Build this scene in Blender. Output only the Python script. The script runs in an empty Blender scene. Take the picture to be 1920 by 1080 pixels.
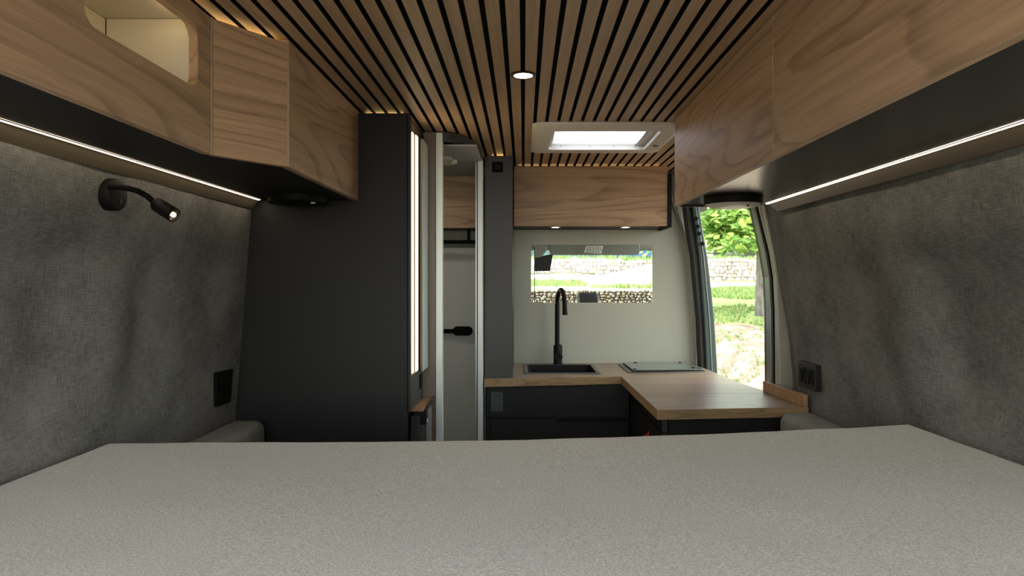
import bpy, bmesh, math, random
from mathutils import Vector, noise
random.seed(7)
C = bpy.context.scene.collection
CZ = 1.30                       # camera height above the van floor
F, CX, CY = 1280.0, 982.0, 528.0
def at(px, py, Y): return Vector(((px-CX)/F*Y, Y, CZ+(CY-py)/F*Y))

# ------------------------------------------------------------------ materials
M = {}
def mat(name, col, rough=.5, metal=0., spec=.5, coat=0.):
    m = bpy.data.materials.new(name); m.use_nodes = True
    b = m.node_tree.nodes['Principled BSDF']
    b.inputs['Base Color'].default_value = (*col, 1); b.inputs['Roughness'].default_value = rough
    b.inputs['Metallic'].default_value = metal; b.inputs['Specular IOR Level'].default_value = spec
    b.inputs['Coat Weight'].default_value = coat
    M[name] = m; return m
def nd(m, t, **kw):
    n = m.node_tree.nodes.new(t)
    for k, v in kw.items():
        if k in n.inputs: n.inputs[k].default_value = v
        else: setattr(n, k, v)
    return n
def lk(m, a, b): m.node_tree.links.new(a, b)
def ramp(m, fac, stops):
    r = nd(m, 'ShaderNodeValToRGB'); cr = r.color_ramp
    while len(cr.elements) < len(stops): cr.elements.new(.5)
    for e, (p, c) in zip(cr.elements, stops): e.position = p; e.color = (*c, 1)
    lk(m, fac, r.inputs[0]); return r.outputs[0]
def coords(m, scale, kind='Object'):
    tc = nd(m, 'ShaderNodeTexCoord'); mp = nd(m, 'ShaderNodeMapping')
    mp.inputs['Scale'].default_value = scale; lk(m, tc.outputs[kind], mp.inputs[0]); return mp.outputs[0]
def noi(m, vec, scale, detail=4, rough=.5, dist=0):
    n = nd(m, 'ShaderNodeTexNoise'); n.inputs['Scale'].default_value = scale
    n.inputs['Detail'].default_value = detail; n.inputs['Roughness'].default_value = rough
    n.inputs['Distortion'].default_value = dist
    lk(m, vec, n.inputs['Vector']); return n.outputs[0]
def math_(m, op, a, b=None):
    n = nd(m, 'ShaderNodeMath', operation=op)
    for i, v in enumerate((a, b)):
        if v is None: continue
        if isinstance(v, (int, float)): n.inputs[i].default_value = v
        else: lk(m, v, n.inputs[i])
    return n.outputs[0]
def mixc(m, fac, a, b, mode='MIX'):
    n = nd(m, 'ShaderNodeMix', data_type='RGBA', blend_type=mode)
    for s, v in ((n.inputs[0], fac), (n.inputs[6], a), (n.inputs[7], b)):
        if isinstance(v, (int, float)): s.default_value = v
        elif isinstance(v, tuple): s.default_value = (*v, 1)
        else: lk(m, v, s)
    return n.outputs[2]
def bump(m, h, strength, dist=.002):
    b = nd(m, 'ShaderNodeBump'); b.inputs['Strength'].default_value = strength; b.inputs['Distance'].default_value = dist
    lk(m, h, b.inputs['Height']); lk(m, b.outputs[0], m.node_tree.nodes['Principled BSDF'].inputs['Normal'])

def rotv(m, v, ang):
    r = nd(m, 'ShaderNodeVectorRotate', rotation_type='Z_AXIS'); r.inputs['Angle'].default_value = ang; lk(m, v, r.inputs['Vector']); return r.outputs[0]
def wood(name, axis, light=(.53,.355,.218), dark=(.30,.188,.108), rough=.5, seed=0., k=1.0, ring=.7, rot=0.):
    m = mat(name, light, rough, spec=.3)
    def sc(across, along):
        s = [across*k]*3; s[axis] = along*k; return tuple(s)
    def shifted(scale):
        v = coords(m, (1,1,1))
        if rot: v = rotv(m, v, rot)
        mu = nd(m, 'ShaderNodeVectorMath', operation='MULTIPLY'); mu.inputs[1].default_value = scale; lk(m, v, mu.inputs[0]); v = mu.outputs[0]
        o = nd(m, 'ShaderNodeVectorMath', operation='ADD'); o.inputs[1].default_value = (seed, seed*.7, seed*1.3)
        lk(m, v, o.inputs[0]); return o.outputs[0]
    body = noi(m, shifted(sc(5.0, .75)), 1.0, 1.2, .4, .3)
    wob = noi(m, shifted(sc(26, 6)), 1.0, 3, .6)
    rings = math_(m, 'FRACT', math_(m, 'ADD', math_(m, 'MULTIPLY', body, 17.0), math_(m, 'MULTIPLY', wob, .35)))
    fine = noi(m, shifted(sc(420, 9)), 1.0, 3, .65)
    mid = noi(m, shifted(sc(60, 1.4)), 1.0, 5, .65)
    broad = noi(m, shifted(sc(9, .6)), 1.0, 3, .5)
    c = mixc(m, math_(m, 'MULTIPLY', ramp(m, mid, [(.34,(0,0,0)),(.68,(1,1,1))]), .55), light, dark)
    c = mixc(m, math_(m, 'MULTIPLY', ramp(m, broad, [(.38,(0,0,0)),(.66,(1,1,1))]), .35), c, tuple(x*1.15 for x in dark))
    rm = ramp(m, rings, [(0,(.05,.05,.05)),(.6,(.08,.08,.08)),(.9,(1,1,1)),(.95,(.9,.9,.9)),(1.0,(.05,.05,.05))])
    rm2 = mixc(m, 1.0, rm, ramp(m, mid, [(.3,(.25,.25,.25)),(.65,(1,1,1))]), 'MULTIPLY')
    sepr = nd(m, 'ShaderNodeRGBToBW'); lk(m, rm2, sepr.inputs[0])
    c = mixc(m, math_(m, 'MULTIPLY', sepr.outputs[0], ring), c, tuple(x*.6 for x in dark))
    c = mixc(m, math_(m, 'MULTIPLY', ramp(m, fine, [(.5,(0,0,0)),(.68,(1,1,1))]), .3), c, tuple(x*.75 for x in dark))
    lk(m, c, m.node_tree.nodes['Principled BSDF'].inputs['Base Color'])
    bump(m, fine, .12, .0006); return m
wood('oak_y', 1, seed=3.1); wood('oak_y2', 1, seed=9.4); wood('oak_x', 0, seed=5.2); wood('oak_diag', 0, seed=14., rot=-math.atan2(.136,.096))
wood('slat_oak', 1, light=(.42,.285,.165), dark=(.26,.165,.09), seed=1., ring=.2)
wood('worktop_oak', 0, light=(.34,.25,.17), dark=(.20,.14,.095), rough=.33, seed=2.)
wood('worktop_edge', 0, light=(.42,.28,.145), dark=(.22,.14,.07), rough=.5, seed=6., k=2.)
wood('upstand_oak', 2, light=(.42,.25,.13), dark=(.24,.14,.07), seed=8.)
mat('edge_band', (.33,.22,.13), .5)
mat('anthracite', (.0125,.0122,.012), .5, spec=.3); mat('anthracite_gloss', (.022,.022,.018), .2)
mat('grey_panel', (.030,.031,.031), .45)
mat('black', (.0035,.0035,.0035), .6, spec=.2); mat('matt_black', (.0025,.0025,.0025), .8, spec=.15); mat('rubber', (.015,.017,.016), .6)
mat('gasket_green', (.018,.045,.036), .4)
mat('cream', (.335,.345,.275), .45); mat('cream_trim', (.36,.34,.28), .4); mat('grey_metal', (.22,.22,.21), .35, .6)
mat('white_post', (.74,.80,.77), .3, .1); mat('aluminium', (.5,.53,.52), .35, .7)
mat('white_plastic', (.72,.69,.62), .35); mat('hatch_cream', (.60,.56,.48), .4)
mat('taupe', (.19,.145,.10), .35); mat('brown_fascia', (.11,.09,.06), .4)
mat('mirror', (.62,.70,.67), .3, .3); mat('bath_wall', (.50,.50,.45), .4); mat('bath_ceiling', (.3,.3,.3), .5)
mat('bronze', (.05,.03,.015), .35, .7); mat('brass_lens', (.6,.45,.3), .2, .9)
mat('steel', (.30,.30,.29), .25, .9); mat('sink_rim', (.10,.105,.10), .3, .4)
mat('plate_green', (.055,.07,.065), .4); mat('plate_dark', (.012,.010,.009), .5, spec=.25); mat('red', (.5,.02,.02), .5)
mat('shelf_cream', (.62,.58,.48), .55); mat('visor', (.15,.158,.135), .7); mat('paper', (.75,.75,.68), .6)
mat('ink', (.09,.10,.11), .6); mat('seat_black', (.012,.013,.012), .7)
mat('camper_white', (.75,.75,.75), .3); mat('tarp_blue', (.05,.16,.25), .6); mat('fence_green', (.05,.12,.13), .7)
mat('concrete', (.72,.69,.64), .8); stone_m = mat('bark', (.13,.12,.10), .85); _c = ramp(stone_m, noi(stone_m, coords(stone_m, (1,1,.35)), 14, 4, .6), [(.35,(.075,.068,.055)),(.6,(.17,.16,.135))]); lk(stone_m, _c, stone_m.node_tree.nodes['Principled BSDF'].inputs['Base Color']); mat('dark_glass', (.02,.03,.035), .08)
mat('frosted_lens', (.68,.66,.55), .35); mat('fridge_grey', (.12,.12,.115), .35, .3); mat('post_wood', (.45,.3,.12), .7)
mat('car_blue', (.02,.08,.2), .3)

def emit(name, col, s):
    m = bpy.data.materials.new(name); m.use_nodes = True; nt = m.node_tree; nt.nodes.clear()
    e = nt.nodes.new('ShaderNodeEmission'); e.inputs[0].default_value = (*col, 1); e.inputs[1].default_value = s
    o = nt.nodes.new('ShaderNodeOutputMaterial'); nt.links.new(e.outputs[0], o.inputs[0]); M[name] = m
emit('led', (1, .82, .60), 9.); emit('led_cove', (1, .66, .25), 9.); emit('led_niche', (1, .72, .30), 6.); emit('led_faint', (1,.7,.35), 3.); emit('led_spot', (1, .86, .68), 12.); emit('led_mirror', (1, .76, .46), 4.5); emit('wash_fill', (1,.95,.85), 22.); emit('led_bulb', (1,.8,.6), 9.)

def fabric(name, c1, c2, sc, weave, b, rough=.95, patch=4., mixw=(.5,.6), lo=.42, hi=.68):
    m = mat(name, c1, rough, spec=.15)
    big = noi(m, coords(m, (1,1,1)), patch, 6, .62)
    hx = noi(m, coords(m, (weave[0],)*3 if not isinstance(weave[0], tuple) else weave[0]), 1, 2, .6)
    vx = noi(m, coords(m, (weave[1],)*3 if not isinstance(weave[1], tuple) else weave[1]), 1, 2, .6)
    w = math_(m, 'ADD', math_(m, 'MULTIPLY', hx, .5), math_(m, 'MULTIPLY', vx, .5))
    f = math_(m, 'ADD', math_(m, 'MULTIPLY', big, mixw[0]), math_(m, 'MULTIPLY', w, mixw[1]))
    c = ramp(m, f, [(lo, c2), (hi, c1)])
    lk(m, c, m.node_tree.nodes['Principled BSDF'].inputs['Base Color'])
    bump(m, w, b, .001); return m
fabric('wall_fabric', (.22,.214,.196), (.085,.083,.077), 1, ((1.5,360,38),(1.5,38,360)), .4, patch=5., mixw=(.46,.56), lo=.40, hi=.64)
fabric('mattress_fabric', (.77,.80,.76), (.49,.51,.485), 1, (620, 330), .6, patch=330.)
fabric('cushion_fabric', (.26,.26,.235), (.15,.15,.135), 1, (420, 260), .6, patch=10.)

def stone_mat(name, a, b, c_):
    m = mat(name, a, .9)
    g = nd(m, 'ShaderNodeNewGeometry'); n = noi(m, coords(m, (1,1,1)), 3., 3)
    isl = g.outputs['Random Per Island']
    c = ramp(m, isl, [(0, b), (.3, a), (.6, c_), (1, a)])
    c = mixc(m, math_(m, 'MULTIPLY', ramp(m, n, [(.4,(0,0,0)),(.65,(1,1,1))]), .4), c, tuple(x*.7 for x in b))
    lk(m, c, m.node_tree.nodes['Principled BSDF'].inputs['Base Color'])
stone_mat('stone_pale', (.60,.55,.49), (.48,.36,.27), (.5,.49,.48)); stone_mat('stone_low', (.27,.23,.165), (.16,.125,.08), (.22,.21,.17))
mat('mortar', (.55,.50,.44), .95); mat('mortar_low', (.24,.21,.15), .95)

m = mat('leaf', (.16,.34,.04), .5)
g = nd(m, 'ShaderNodeNewGeometry')
c = ramp(m, g.outputs['Random Per Island'], [(0,(.07,.17,.025)),(.5,(.17,.33,.05)),(1,(.42,.5,.13))])
lk(m, c, m.node_tree.nodes['Principled BSDF'].inputs['Base Color'])
tr = nd(m, 'ShaderNodeBsdfTranslucent'); lk(m, c, tr.inputs[0]); mx = nd(m, 'ShaderNodeMixShader'); mx.inputs[0].default_value = .45
lk(m, m.node_tree.nodes['Principled BSDF'].outputs[0], mx.inputs[1]); lk(m, tr.outputs[0], mx.inputs[2])
lk(m, mx.outputs[0], m.node_tree.nodes['Material Output'].inputs[0])

m = mat('grass', (.2,.36,.08), .9)
g = nd(m, 'ShaderNodeNewGeometry')
lk(m, ramp(m, g.outputs['Random Per Island'], [(0,(.09,.19,.04)),(.6,(.2,.30,.08)),(1,(.36,.35,.18))]), m.node_tree.nodes['Principled BSDF'].inputs['Base Color'])

def ground_mat():
    m = mat('ground', (.5,.42,.33), .95)
    tc = nd(m, 'ShaderNodeTexCoord'); geo = nd(m, 'ShaderNodeNewGeometry')
    sp = nd(m, 'ShaderNodeSeparateXYZ'); lk(m, geo.outputs['Position'], sp.inputs[0])
    n1 = noi(m, geo.outputs['Position'], .55, 6, .65); n2 = noi(m, geo.outputs['Position'], 3.5, 5, .7); n3 = noi(m, geo.outputs['Position'], 14, 3, .7)
    dry = ramp(m, n2, [(.38,(.10,.072,.046)),(.5,(.165,.125,.09)),(.62,(.36,.30,.24))])
    dry = mixc(m, math_(m, 'MULTIPLY', n3, .45), dry, (.22,.17,.13))
    grs = ramp(m, n3, [(.3,(.09,.17,.035)),(.6,(.22,.30,.08))])
    # growing patches: lush on the band before the road, sparse on the dry lot
    yy = nd(m, 'ShaderNodeMapRange'); lk(m, sp.outputs[1], yy.inputs[0])
    for i, v in enumerate((10.2, 12.4, 0., .30)): yy.inputs[i+1].default_value = v
    s = math_(m, 'ADD', math_(m, 'ADD', math_(m, 'MULTIPLY', n1, .6), math_(m, 'MULTIPLY', n2, .4)), yy.outputs[0])
    gm = ramp(m, s, [(.58,(0,0,0)),(.68,(1,1,1))])
    c = mixc(m, gm, dry, grs)
    # pale gravel road
    def band(lo, hi):
        a = math_(m, 'GREATER_THAN', sp.outputs[1], lo); b = math_(m, 'LESS_THAN', sp.outputs[1], hi); return math_(m, 'MULTIPLY', a, b)
    wob = math_(m, 'MULTIPLY', n1, 1.0)
    yr = math_(m, 'ADD', sp.outputs[1], wob)
    a = math_(m, 'GREATER_THAN', yr, 17.9); b = math_(m, 'LESS_THAN', yr, 19.6)
    c = mixc(m, math_(m, 'MULTIPLY', a, b), c, (.78,.74,.68))
    # bare pale terrace straight ahead
    t = math_(m, 'MULTIPLY', math_(m, 'LESS_THAN', sp.outputs[0], 2.95), band(11.9, 20.))
    tg = ramp(m, math_(m, 'ADD', math_(m, 'MULTIPLY', n1, .8), math_(m, 'MULTIPLY', math_(m,'SUBTRACT', 1.4, sp.outputs[0]), .06)), [(.44,(0,0,0)),(.5,(1,1,1))])
    ter = mixc(m, tg, mixc(m, n3, (.8,.72,.66), (.62,.52,.44)), grs)
    far = math_(m, 'GREATER_THAN', sp.outputs[1], 15.8)
    ter = mixc(m, far, ter, (.8,.77,.72))
    c = mixc(m, t, c, ter)
    back = math_(m, 'GREATER_THAN', sp.outputs[1], 20.6)
    c = mixc(m, back, c, grs)
    lk(m, c, m.node_tree.nodes['Principled BSDF'].inputs['Base Color'])
    bump(m, n3, .5, .03)
ground_mat()

def glassmat(name, tint, rough=0., mixf=.9):
    m = bpy.data.materials.new(name); m.use_nodes = True; nt = m.node_tree; nt.nodes.clear()
    t = nt.nodes.new('ShaderNodeBsdfTransparent'); t.inputs[0].default_value = (*tint, 1)
    g = nt.nodes.new('ShaderNodeBsdfGlossy'); g.inputs['Roughness'].default_value = rough
    x = nt.nodes.new('ShaderNodeMixShader'); x.inputs[0].default_value = 1-mixf
    o = nt.nodes.new('ShaderNodeOutputMaterial'); nt.links.new(t.outputs[0], x.inputs[1]); nt.links.new(g.outputs[0], x.inputs[2]); nt.links.new(x.outputs[0], o.inputs[0]); M[name] = m
glassmat('clear_glass', (.97,.98,.97), 0, .998)
m = mat('milky_acrylic', (.85,.88,.95), .4)
tr = nd(m, 'ShaderNodeBsdfTranslucent'); tr.inputs[0].default_value = (.8,.84,.92,1); mx = nd(m, 'ShaderNodeMixShader'); mx.inputs[0].default_value = .7
lk(m, m.node_tree.nodes['Principled BSDF'].outputs[0], mx.inputs[1]); lk(m, tr.outputs[0], mx.inputs[2]); lk(m, mx.outputs[0], m.node_tree.nodes['Material Output'].inputs[0])
mat('hob_glass', (.10,.13,.115), .07, 0, .8)

# ------------------------------------------------------------------ mesh helpers
class MB:
    def __init__(s): s.bm = bmesh.new()
    def box(s, x0, x1, y0, y1, z0, z1):
        v = [s.bm.verts.new(p) for p in ((x0,y0,z0),(x1,y0,z0),(x1,y1,z0),(x0,y1,z0),(x0,y0,z1),(x1,y0,z1),(x1,y1,z1),(x0,y1,z1))]
        for f in ((0,3,2,1),(4,5,6,7),(0,1,5,4),(1,2,6,5),(2,3,7,6),(3,0,4,7)): s.bm.faces.new([v[i] for i in f])
        return s
    def prism(s, pts, vec):                      # closed polygon swept by vec
        vec = Vector(vec); a = [s.bm.verts.new(p) for p in pts]; b = [s.bm.verts.new(Vector(p)+vec) for p in pts]
        s.bm.faces.new(a[::-1]); s.bm.faces.new(b)
        for i in range(len(a)): j = (i+1) % len(a); s.bm.faces.new((a[i], a[j], b[j], b[i]))
        return s
    def holed(s, outer, holes, vec):             # polygon with holes swept by vec
        vec = Vector(vec); edges = []; vs = []
        for loop in [outer]+holes:
            v = [s.bm.verts.new(p) for p in loop]; vs.append(v)
            for i in range(len(v)): edges.append(s.bm.edges.new((v[i], v[(i+1) % len(v)])))
        r = bmesh.ops.triangle_fill(s.bm, edges=edges, use_beauty=True)
        fs = [g for g in r['geom'] if isinstance(g, bmesh.types.BMFace)]
        r = bmesh.ops.extrude_face_region(s.bm, geom=fs)
        nv = [g for g in r['geom'] if isinstance(g, bmesh.types.BMVert)]
        bmesh.ops.translate(s.bm, vec=vec, verts=nv); 
        return s
    def tube(s, pts, r, n=14, cap=True):
        pts = [Vector(p) for p in pts]; rs = r if isinstance(r, (list, tuple)) else [r]*len(pts); rings = []; ref = None
        for i, p in enumerate(pts):
            d = (pts[min(i+1, len(pts)-1)]-pts[max(i-1, 0)]).normalized()
            if ref is None: ref = Vector((0,0,1)) if abs(d.z) < .9 else Vector((1,0,0))
            a = d.cross(ref).normalized(); b = a.cross(d).normalized(); ref = b
            rings.append([s.bm.verts.new(p+a*math.cos(t)*rs[i]+b*math.sin(t)*rs[i]) for t in (2*math.pi*k/n for k in range(n))])
        for i in range(len(rings)-1):
            for k in range(n): j = (k+1) % n; s.bm.faces.new((rings[i][k], rings[i][j], rings[i+1][j], rings[i+1][k]))
        if cap: s.bm.faces.new(rings[0][::-1]); s.bm.faces.new(rings[-1])
        return s
    def lathe(s, c, axis, prof, n=48):           # prof: (radius, height along axis)
        c = Vector(c); ax = Vector(axis).normalized(); a = ax.orthogonal().normalized(); b = ax.cross(a); rings = []
        for r, h in prof:
            if r < 1e-6: rings.append([s.bm.verts.new(c+ax*h)])
            else: rings.append([s.bm.verts.new(c+ax*h+(a*math.cos(t)+b*math.sin(t))*r) for t in (2*math.pi*k/n for k in range(n))])
        for A, B in zip(rings, rings[1:]):
            for k in range(n):
                j = (k+1) % n
                if len(A) == 1 and len(B) == 1: continue
                if len(A) == 1: s.bm.faces.new((A[0], B[k], B[j]))
                elif len(B) == 1: s.bm.faces.new((A[k], A[j], B[0]))
                else: s.bm.faces.new((A[k], A[j], B[j], B[k]))
        if len(rings[0]) > 1: s.bm.faces.new(rings[0][::-1])
        if len(rings[-1]) > 1: s.bm.faces.new(rings[-1])
        return s
    def loft(s, loops, close=False, cap=False):
        R = [[s.bm.verts.new(p) for p in L] for L in loops]
        pairs = list(zip(R, R[1:])) + ([(R[-1], R[0])] if close else [])
        for A, B in pairs:
            for k in range(len(A)): j = (k+1) % len(A); s.bm.faces.new((A[k], A[j], B[j], B[k]))
        if cap: s.bm.faces.new(R[0][::-1]); s.bm.faces.new(R[-1])
        return s
    def grid(s, f, nu, nv, close=False):
        G = [[s.bm.verts.new(f(i/(nu-1), j/(nv-1))) for j in range(nv)] for i in range(nu)]
        for i in range(nu-1):
            for j in range(nv-1): s.bm.faces.new((G[i][j], G[i+1][j], G[i+1][j+1], G[i][j+1]))
        return G
    def build(s, name, material, parent=None, bevel=0., smooth=False, seg=2, angle=30):
        bmesh.ops.recalc_face_normals(s.bm, faces=s.bm.faces[:])
        if parent is not None:
            base = Vector((0,0,0)); p = parent
            while p is not None: base += p.location; p = p.parent
        else:
            xs = [v.co for v in s.bm.verts]
            base = Vector(((min(v.x for v in xs)+max(v.x for v in xs))/2, (min(v.y for v in xs)+max(v.y for v in xs))/2, min(v.z for v in xs)))
        bmesh.ops.translate(s.bm, vec=-base, verts=s.bm.verts[:])
        me = bpy.data.meshes.new(name); s.bm.to_mesh(me); s.bm.free()
        for mm in (material if isinstance(material, (list, tuple)) else [material]): me.materials.append(M[mm])
        o = bpy.data.objects.new(name, me); C.objects.link(o)
        if parent is not None: o.parent = parent
        else: o.location = base
        if bevel:
            b = o.modifiers.new('bevel', 'BEVEL'); b.width = bevel; b.segments = seg; b.limit_method = 'ANGLE'; b.angle_limit = math.radians(40)
        if smooth:
            for p in me.polygons: p.use_smooth = True
            try: me.set_sharp_from_angle(angle=math.radians(angle))
            except Exception: pass
        return o
def B(*a): return MB().box(*a)
def thing(name, label, cat, loc, group=None):
    o = bpy.data.objects.new(name, None); C.objects.link(o); o.location = loc; o.empty_display_size = .05
    return tag(o, label, cat, group)
def tag(o, label, cat, group=None, kind=None):
    o['label'] = label; o['category'] = cat
    if group: o['group'] = group
    if kind: o['kind'] = kind
    return o
def struct(o, label=None):
    o['kind'] = 'structure'
    if label: o['label'] = label; 
    return o
def rrect(x0, x1, y0, y1, r, n=6):               # rounded rectangle, 2-D, ccw
    out = []
    for cx, cy, a0 in ((x1-r,y0+r,-90),(x1-r,y1-r,0),(x0+r,y1-r,90),(x0+r,y0+r,180)):
        for k in range(n+1): a = math.radians(a0+90*k/n); out.append((cx+r*math.cos(a), cy+r*math.sin(a)))
    return out
def ss(a, b, t): t = max(0, min(1, (t-a)/(b-a))); return t*t*(3-2*t)
def interp(tab, v):
    tab = sorted(tab)
    if v <= tab[0][0]: return tab[0][1]
    for (a, fa), (b, fb) in zip(tab, tab[1:]):
        if v <= b: return fa+(fb-fa)*(v-a)/(b-a)
    return tab[-1][1]

# heights, relative to the camera
ZC = CZ+.5; ZB = CZ+.236; ZW = CZ-.375; ZM = CZ-.317
# ------------------------------------------------------------------ shell of the van
def xl(y, dz):
    x = interp([(-1.3,.865),(-.4,.845),(.231,.795),(.55,.74)], dz)
    low = (1-ss(.02,.12,dz))*ss(-.34,-.2,dz)
    x += (.045*(1-ss(1.19,1.38,y))-.0 + .022*ss(1.39,1.5,y)*(1-ss(1.75,1.95,y)))*low  # wall shape stepped to imitate bands of light from the rear opening
    x += .006*noise.noise(Vector((0, y*5, dz*7)))*(1-ss(1.7,1.95,y))
    return -x
def xr(y, dz):
    x = interp([(-1.3,.88),(-.32,.862),(-.2,.85),(-.12,.838),(-.03,.822),(.096,.80),(.215,.778),(.55,.72)], dz)
    low = (1-ss(.0,.1,dz))*ss(-.34,-.2,dz)
    x += (.045*(1-ss(1.37,1.50,y))+.012*ss(1.5,1.65,y)*(1-ss(1.75,1.95,y)))*low  # step shaped into the right wall to imitate a bright light band
    x += .045*ss(2.06,2.32,y)
    x += .005*noise.noise(Vector((5, y*5, dz*7)))*(1-ss(1.75,1.95,y))
    return x
def side_wall(name, fx, y0, y1, out, material):
    mb = MB(); nu, nv = 90, 70
    A = mb.grid(lambda u, v: Vector((fx(y0+(y1-y0)*u, -1.3+1.9*v), y0+(y1-y0)*u, CZ-1.3+1.9*v)), nu, nv)
    Bk = mb.grid(lambda u, v: Vector((out, y0+(y1-y0)*u, CZ-1.3+1.9*v)), nu, nv)
    bm = mb.bm
    for i in range(nu-1):
        bm.faces.new((A[i][0], A[i+1][0], Bk[i+1][0], Bk[i][0])); bm.faces.new((A[i][-1], A[i+1][-1], Bk[i+1][-1], Bk[i][-1]))
    for j in range(nv-1):
        bm.faces.new((A[0][j], A[0][j+1], Bk[0][j+1], Bk[0][j])); bm.faces.new((A[-1][j], A[-1][j+1], Bk[-1][j+1], Bk[-1][j]))
    return struct(mb.build(name, material, smooth=True, angle=50))
side_wall('wall_left', xl, -.25, 2.0, -.97, 'wall_fabric')
side_wall('wall_right', xr, -.25, 2.30, .97, 'wall_fabric')
struct(B(-.97,-.86, 2.002,3.25, 0,CZ+.6).build('wall_left', 'bath_wall'))
struct(B(-.97,.97,-.25,4.6,-.08,0).build('floor', 'grey_panel'))
# roof slab (carries the ceiling)
HX0,HX1,HY0,HY1 = .079,.456,2.165,2.578
struct(MB().holed([(-.97,-.25,ZC+.022),(.97,-.25,ZC+.022),(.97,3.25,ZC+.022),(-.97,3.25,ZC+.022)],
       [[(HX0,HY0,ZC+.022),(HX1,HY0,ZC+.022),(HX1,HY1,ZC+.022),(HX0,HY1,ZC+.022)]], (0,0,.08)).build('ceiling', 'matt_black'), 'black backing board above the ceiling slats')
mb = MB(); k = -24
for k in range(-20, 21):
    x0 = -.002+.0368*k+.0054; x1 = x0+.0260
    if x1 > .75 or x0 < -.75: continue
    segs = [(-.25, 3.13)]
    if x1 > HX0-.004 and x0 < HX1+.004: segs = [(-.25, HY0-.004), (HY1+.004, 3.13)]
    for a, b in segs: mb.box(x0, x1, a, b, ZC, ZC+.012)
o = mb.build('ceiling', ['slat_oak','matt_black'])
for p_ in o.data.polygons: p_.material_index = 1 if abs(p_.normal.x) > .5 else 0
struct(o, 'oak slats running the length of the ceiling with black gaps')
struct(B(-.76,.76,-.25,3.13,ZC+.0125,ZC+.0215).build('ceiling','matt_black')) if False else None
mb = MB().holed([(-.76,-.25,ZC+.0123),(.76,-.25,ZC+.0123),(.76,3.13,ZC+.0123),(-.76,3.13,ZC+.0123)],
       [[(HX0,HY0,ZC+.0123),(HX1,HY0,ZC+.0123),(HX1,HY1,ZC+.0123),(HX0,HY1,ZC+.0123)]], (0,0,.009)); struct(mb.build('ceiling', 'matt_black'), 'black felt behind the ceiling slats')

# bulkhead with its opening
YB = 3.14
def P2(px, py, Y=YB): p = at(px, py, Y); return (p.x, Y, p.z)
wx0, wx1, wz1, wz0 = at(996,458,YB).x, at(1224,458,YB).x, at(0,458,YB).z, at(0,568,YB).z
hole = [(x, YB, z) for x, z in rrect(wx0, wx1, wz0, wz1, .006, 3)]
struct(MB().holed([(-.86,YB,0),(.78,YB,0),(.78,YB,CZ+.05),(at(1265,400,YB).x,YB,CZ+.36),(.68,YB,CZ+.51),(-.86,YB,CZ+.51)], [hole], (0,.018,0)).build('wall_front', 'cream', bevel=.001))
# seam strip and side trim at the right of the bulkhead
def post(name, rows, Y, depth, material, bevel=.002):
    """rows: (py, px_left, px_right) measured at distance Y"""
    mb = MB(); L = []
    for py, a, b in rows:
        p, q = at(a, py, Y), at(b, py, Y)
        L.append([(p.x,Y,p.z),(q.x,Y,q.z),(q.x,Y+depth,q.z),(p.x,Y+depth,p.z)])
    mb.loft(L, cap=True); return mb.build(name, material, bevel=bevel)
struct(post('trim_1', [(330,1248,1252),(385,1262,1267),(420,1274,1279),(500,1298,1303),(560,1300,1305),(690,1301,1306),(760,1301,1306)], 3.125, .012, 'cream_trim', .001))
struct(post('wall_right', [(280,1262,1290),(385,1268,1306),(500,1303,1322),(700,1305,1338),(1060,1306,1338)], 3.16, .1, 'cream'))
struct(post('trim_2', [(280,1262,1290),(385,1285,1299),(430,1291,1306),(480,1300,1312),(600,1311,1321),(700,1315,1326),(1000,1318,1328)], 3.06, .07, 'rubber'))
o = struct(post('door_1', [(280,1280,1300),(385,1297,1311),(430,1304,1318),(480,1311,1327),(540,1316,1334),(600,1320,1340),(700,1325,1346),(1000,1330,1350)], 3.04, .07, 'gasket_green', .006), 'dark green edge of the open sliding door')
o2 = post('door_rail', [(385,1303,1304.5),(480,1319,1320.5),(600,1330,1331.5),(700,1335,1336.5)], 3.035, .006, 'grey_metal', 0); o2.parent = o; o2.matrix_parent_inverse = o.matrix_basis.inverted()
o.update_tag(); bpy.context.view_layer.update(); o2.matrix_parent_inverse = o.matrix_world.inverted()
for py, px in ((410,1305),(425,1308),(438,1311),(457,1317)):
    p = at(px, py, 3.035); b = MB().lathe(p, (0,-1,0), [(.008,0),(.009,.006),(.004,.008),(.004,.003),(0,.003)], 14).build('latch', 'black', smooth=True); b.parent = o; b.matrix_parent_inverse = o.matrix_world.inverted()
# pillar behind the opening
E = [(330,1400),(385,1412),(430,1422),(470,1431),(520,1439),(582,1442),(720,1443),(1060,1443)]
def off(a, b): return [(py, interp(E, py)+a, interp(E, py)+b) for py, _ in E]
struct(post('trim_3', off(0, 2.2), 2.42, .05, 'gasket_green', .001))
struct(post('trim_4', [(330,1402,1412),(385,1414,1421),(430,1424,1433),(470,1433,1443),(520,1441,1450),(582,1444,1453),(720,1445,1454),(1060,1445,1454)], 2.38, .04, 'grey_metal'))
struct(post('trim_5', [(330,1412,1416),(385,1421,1424.5),(430,1432,1436),(470,1442,1446),(520,1450,1454),(582,1453,1457),(720,1454,1458),(1060,1454,1458)], 2.36, .02, 'matt_black', .001))
struct(post('trim_6', [(330,1415,1426),(385,1424,1434),(430,1435,1443),(470,1445,1451),(520,1453,1459),(582,1456,1461),(720,1457,1463),(1060,1457,1463)], 2.335, .02, 'cream_trim', .003))
struct(post('trim_7', [(330,1420,1452),(385,1432,1456),(430,1441,1464),(470,1449,1472),(520,1456,1479),(600,1460,1484),(720,1462,1488),(1060,1462,1490)], 2.302, .03, 'cream_trim', .003))
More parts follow.
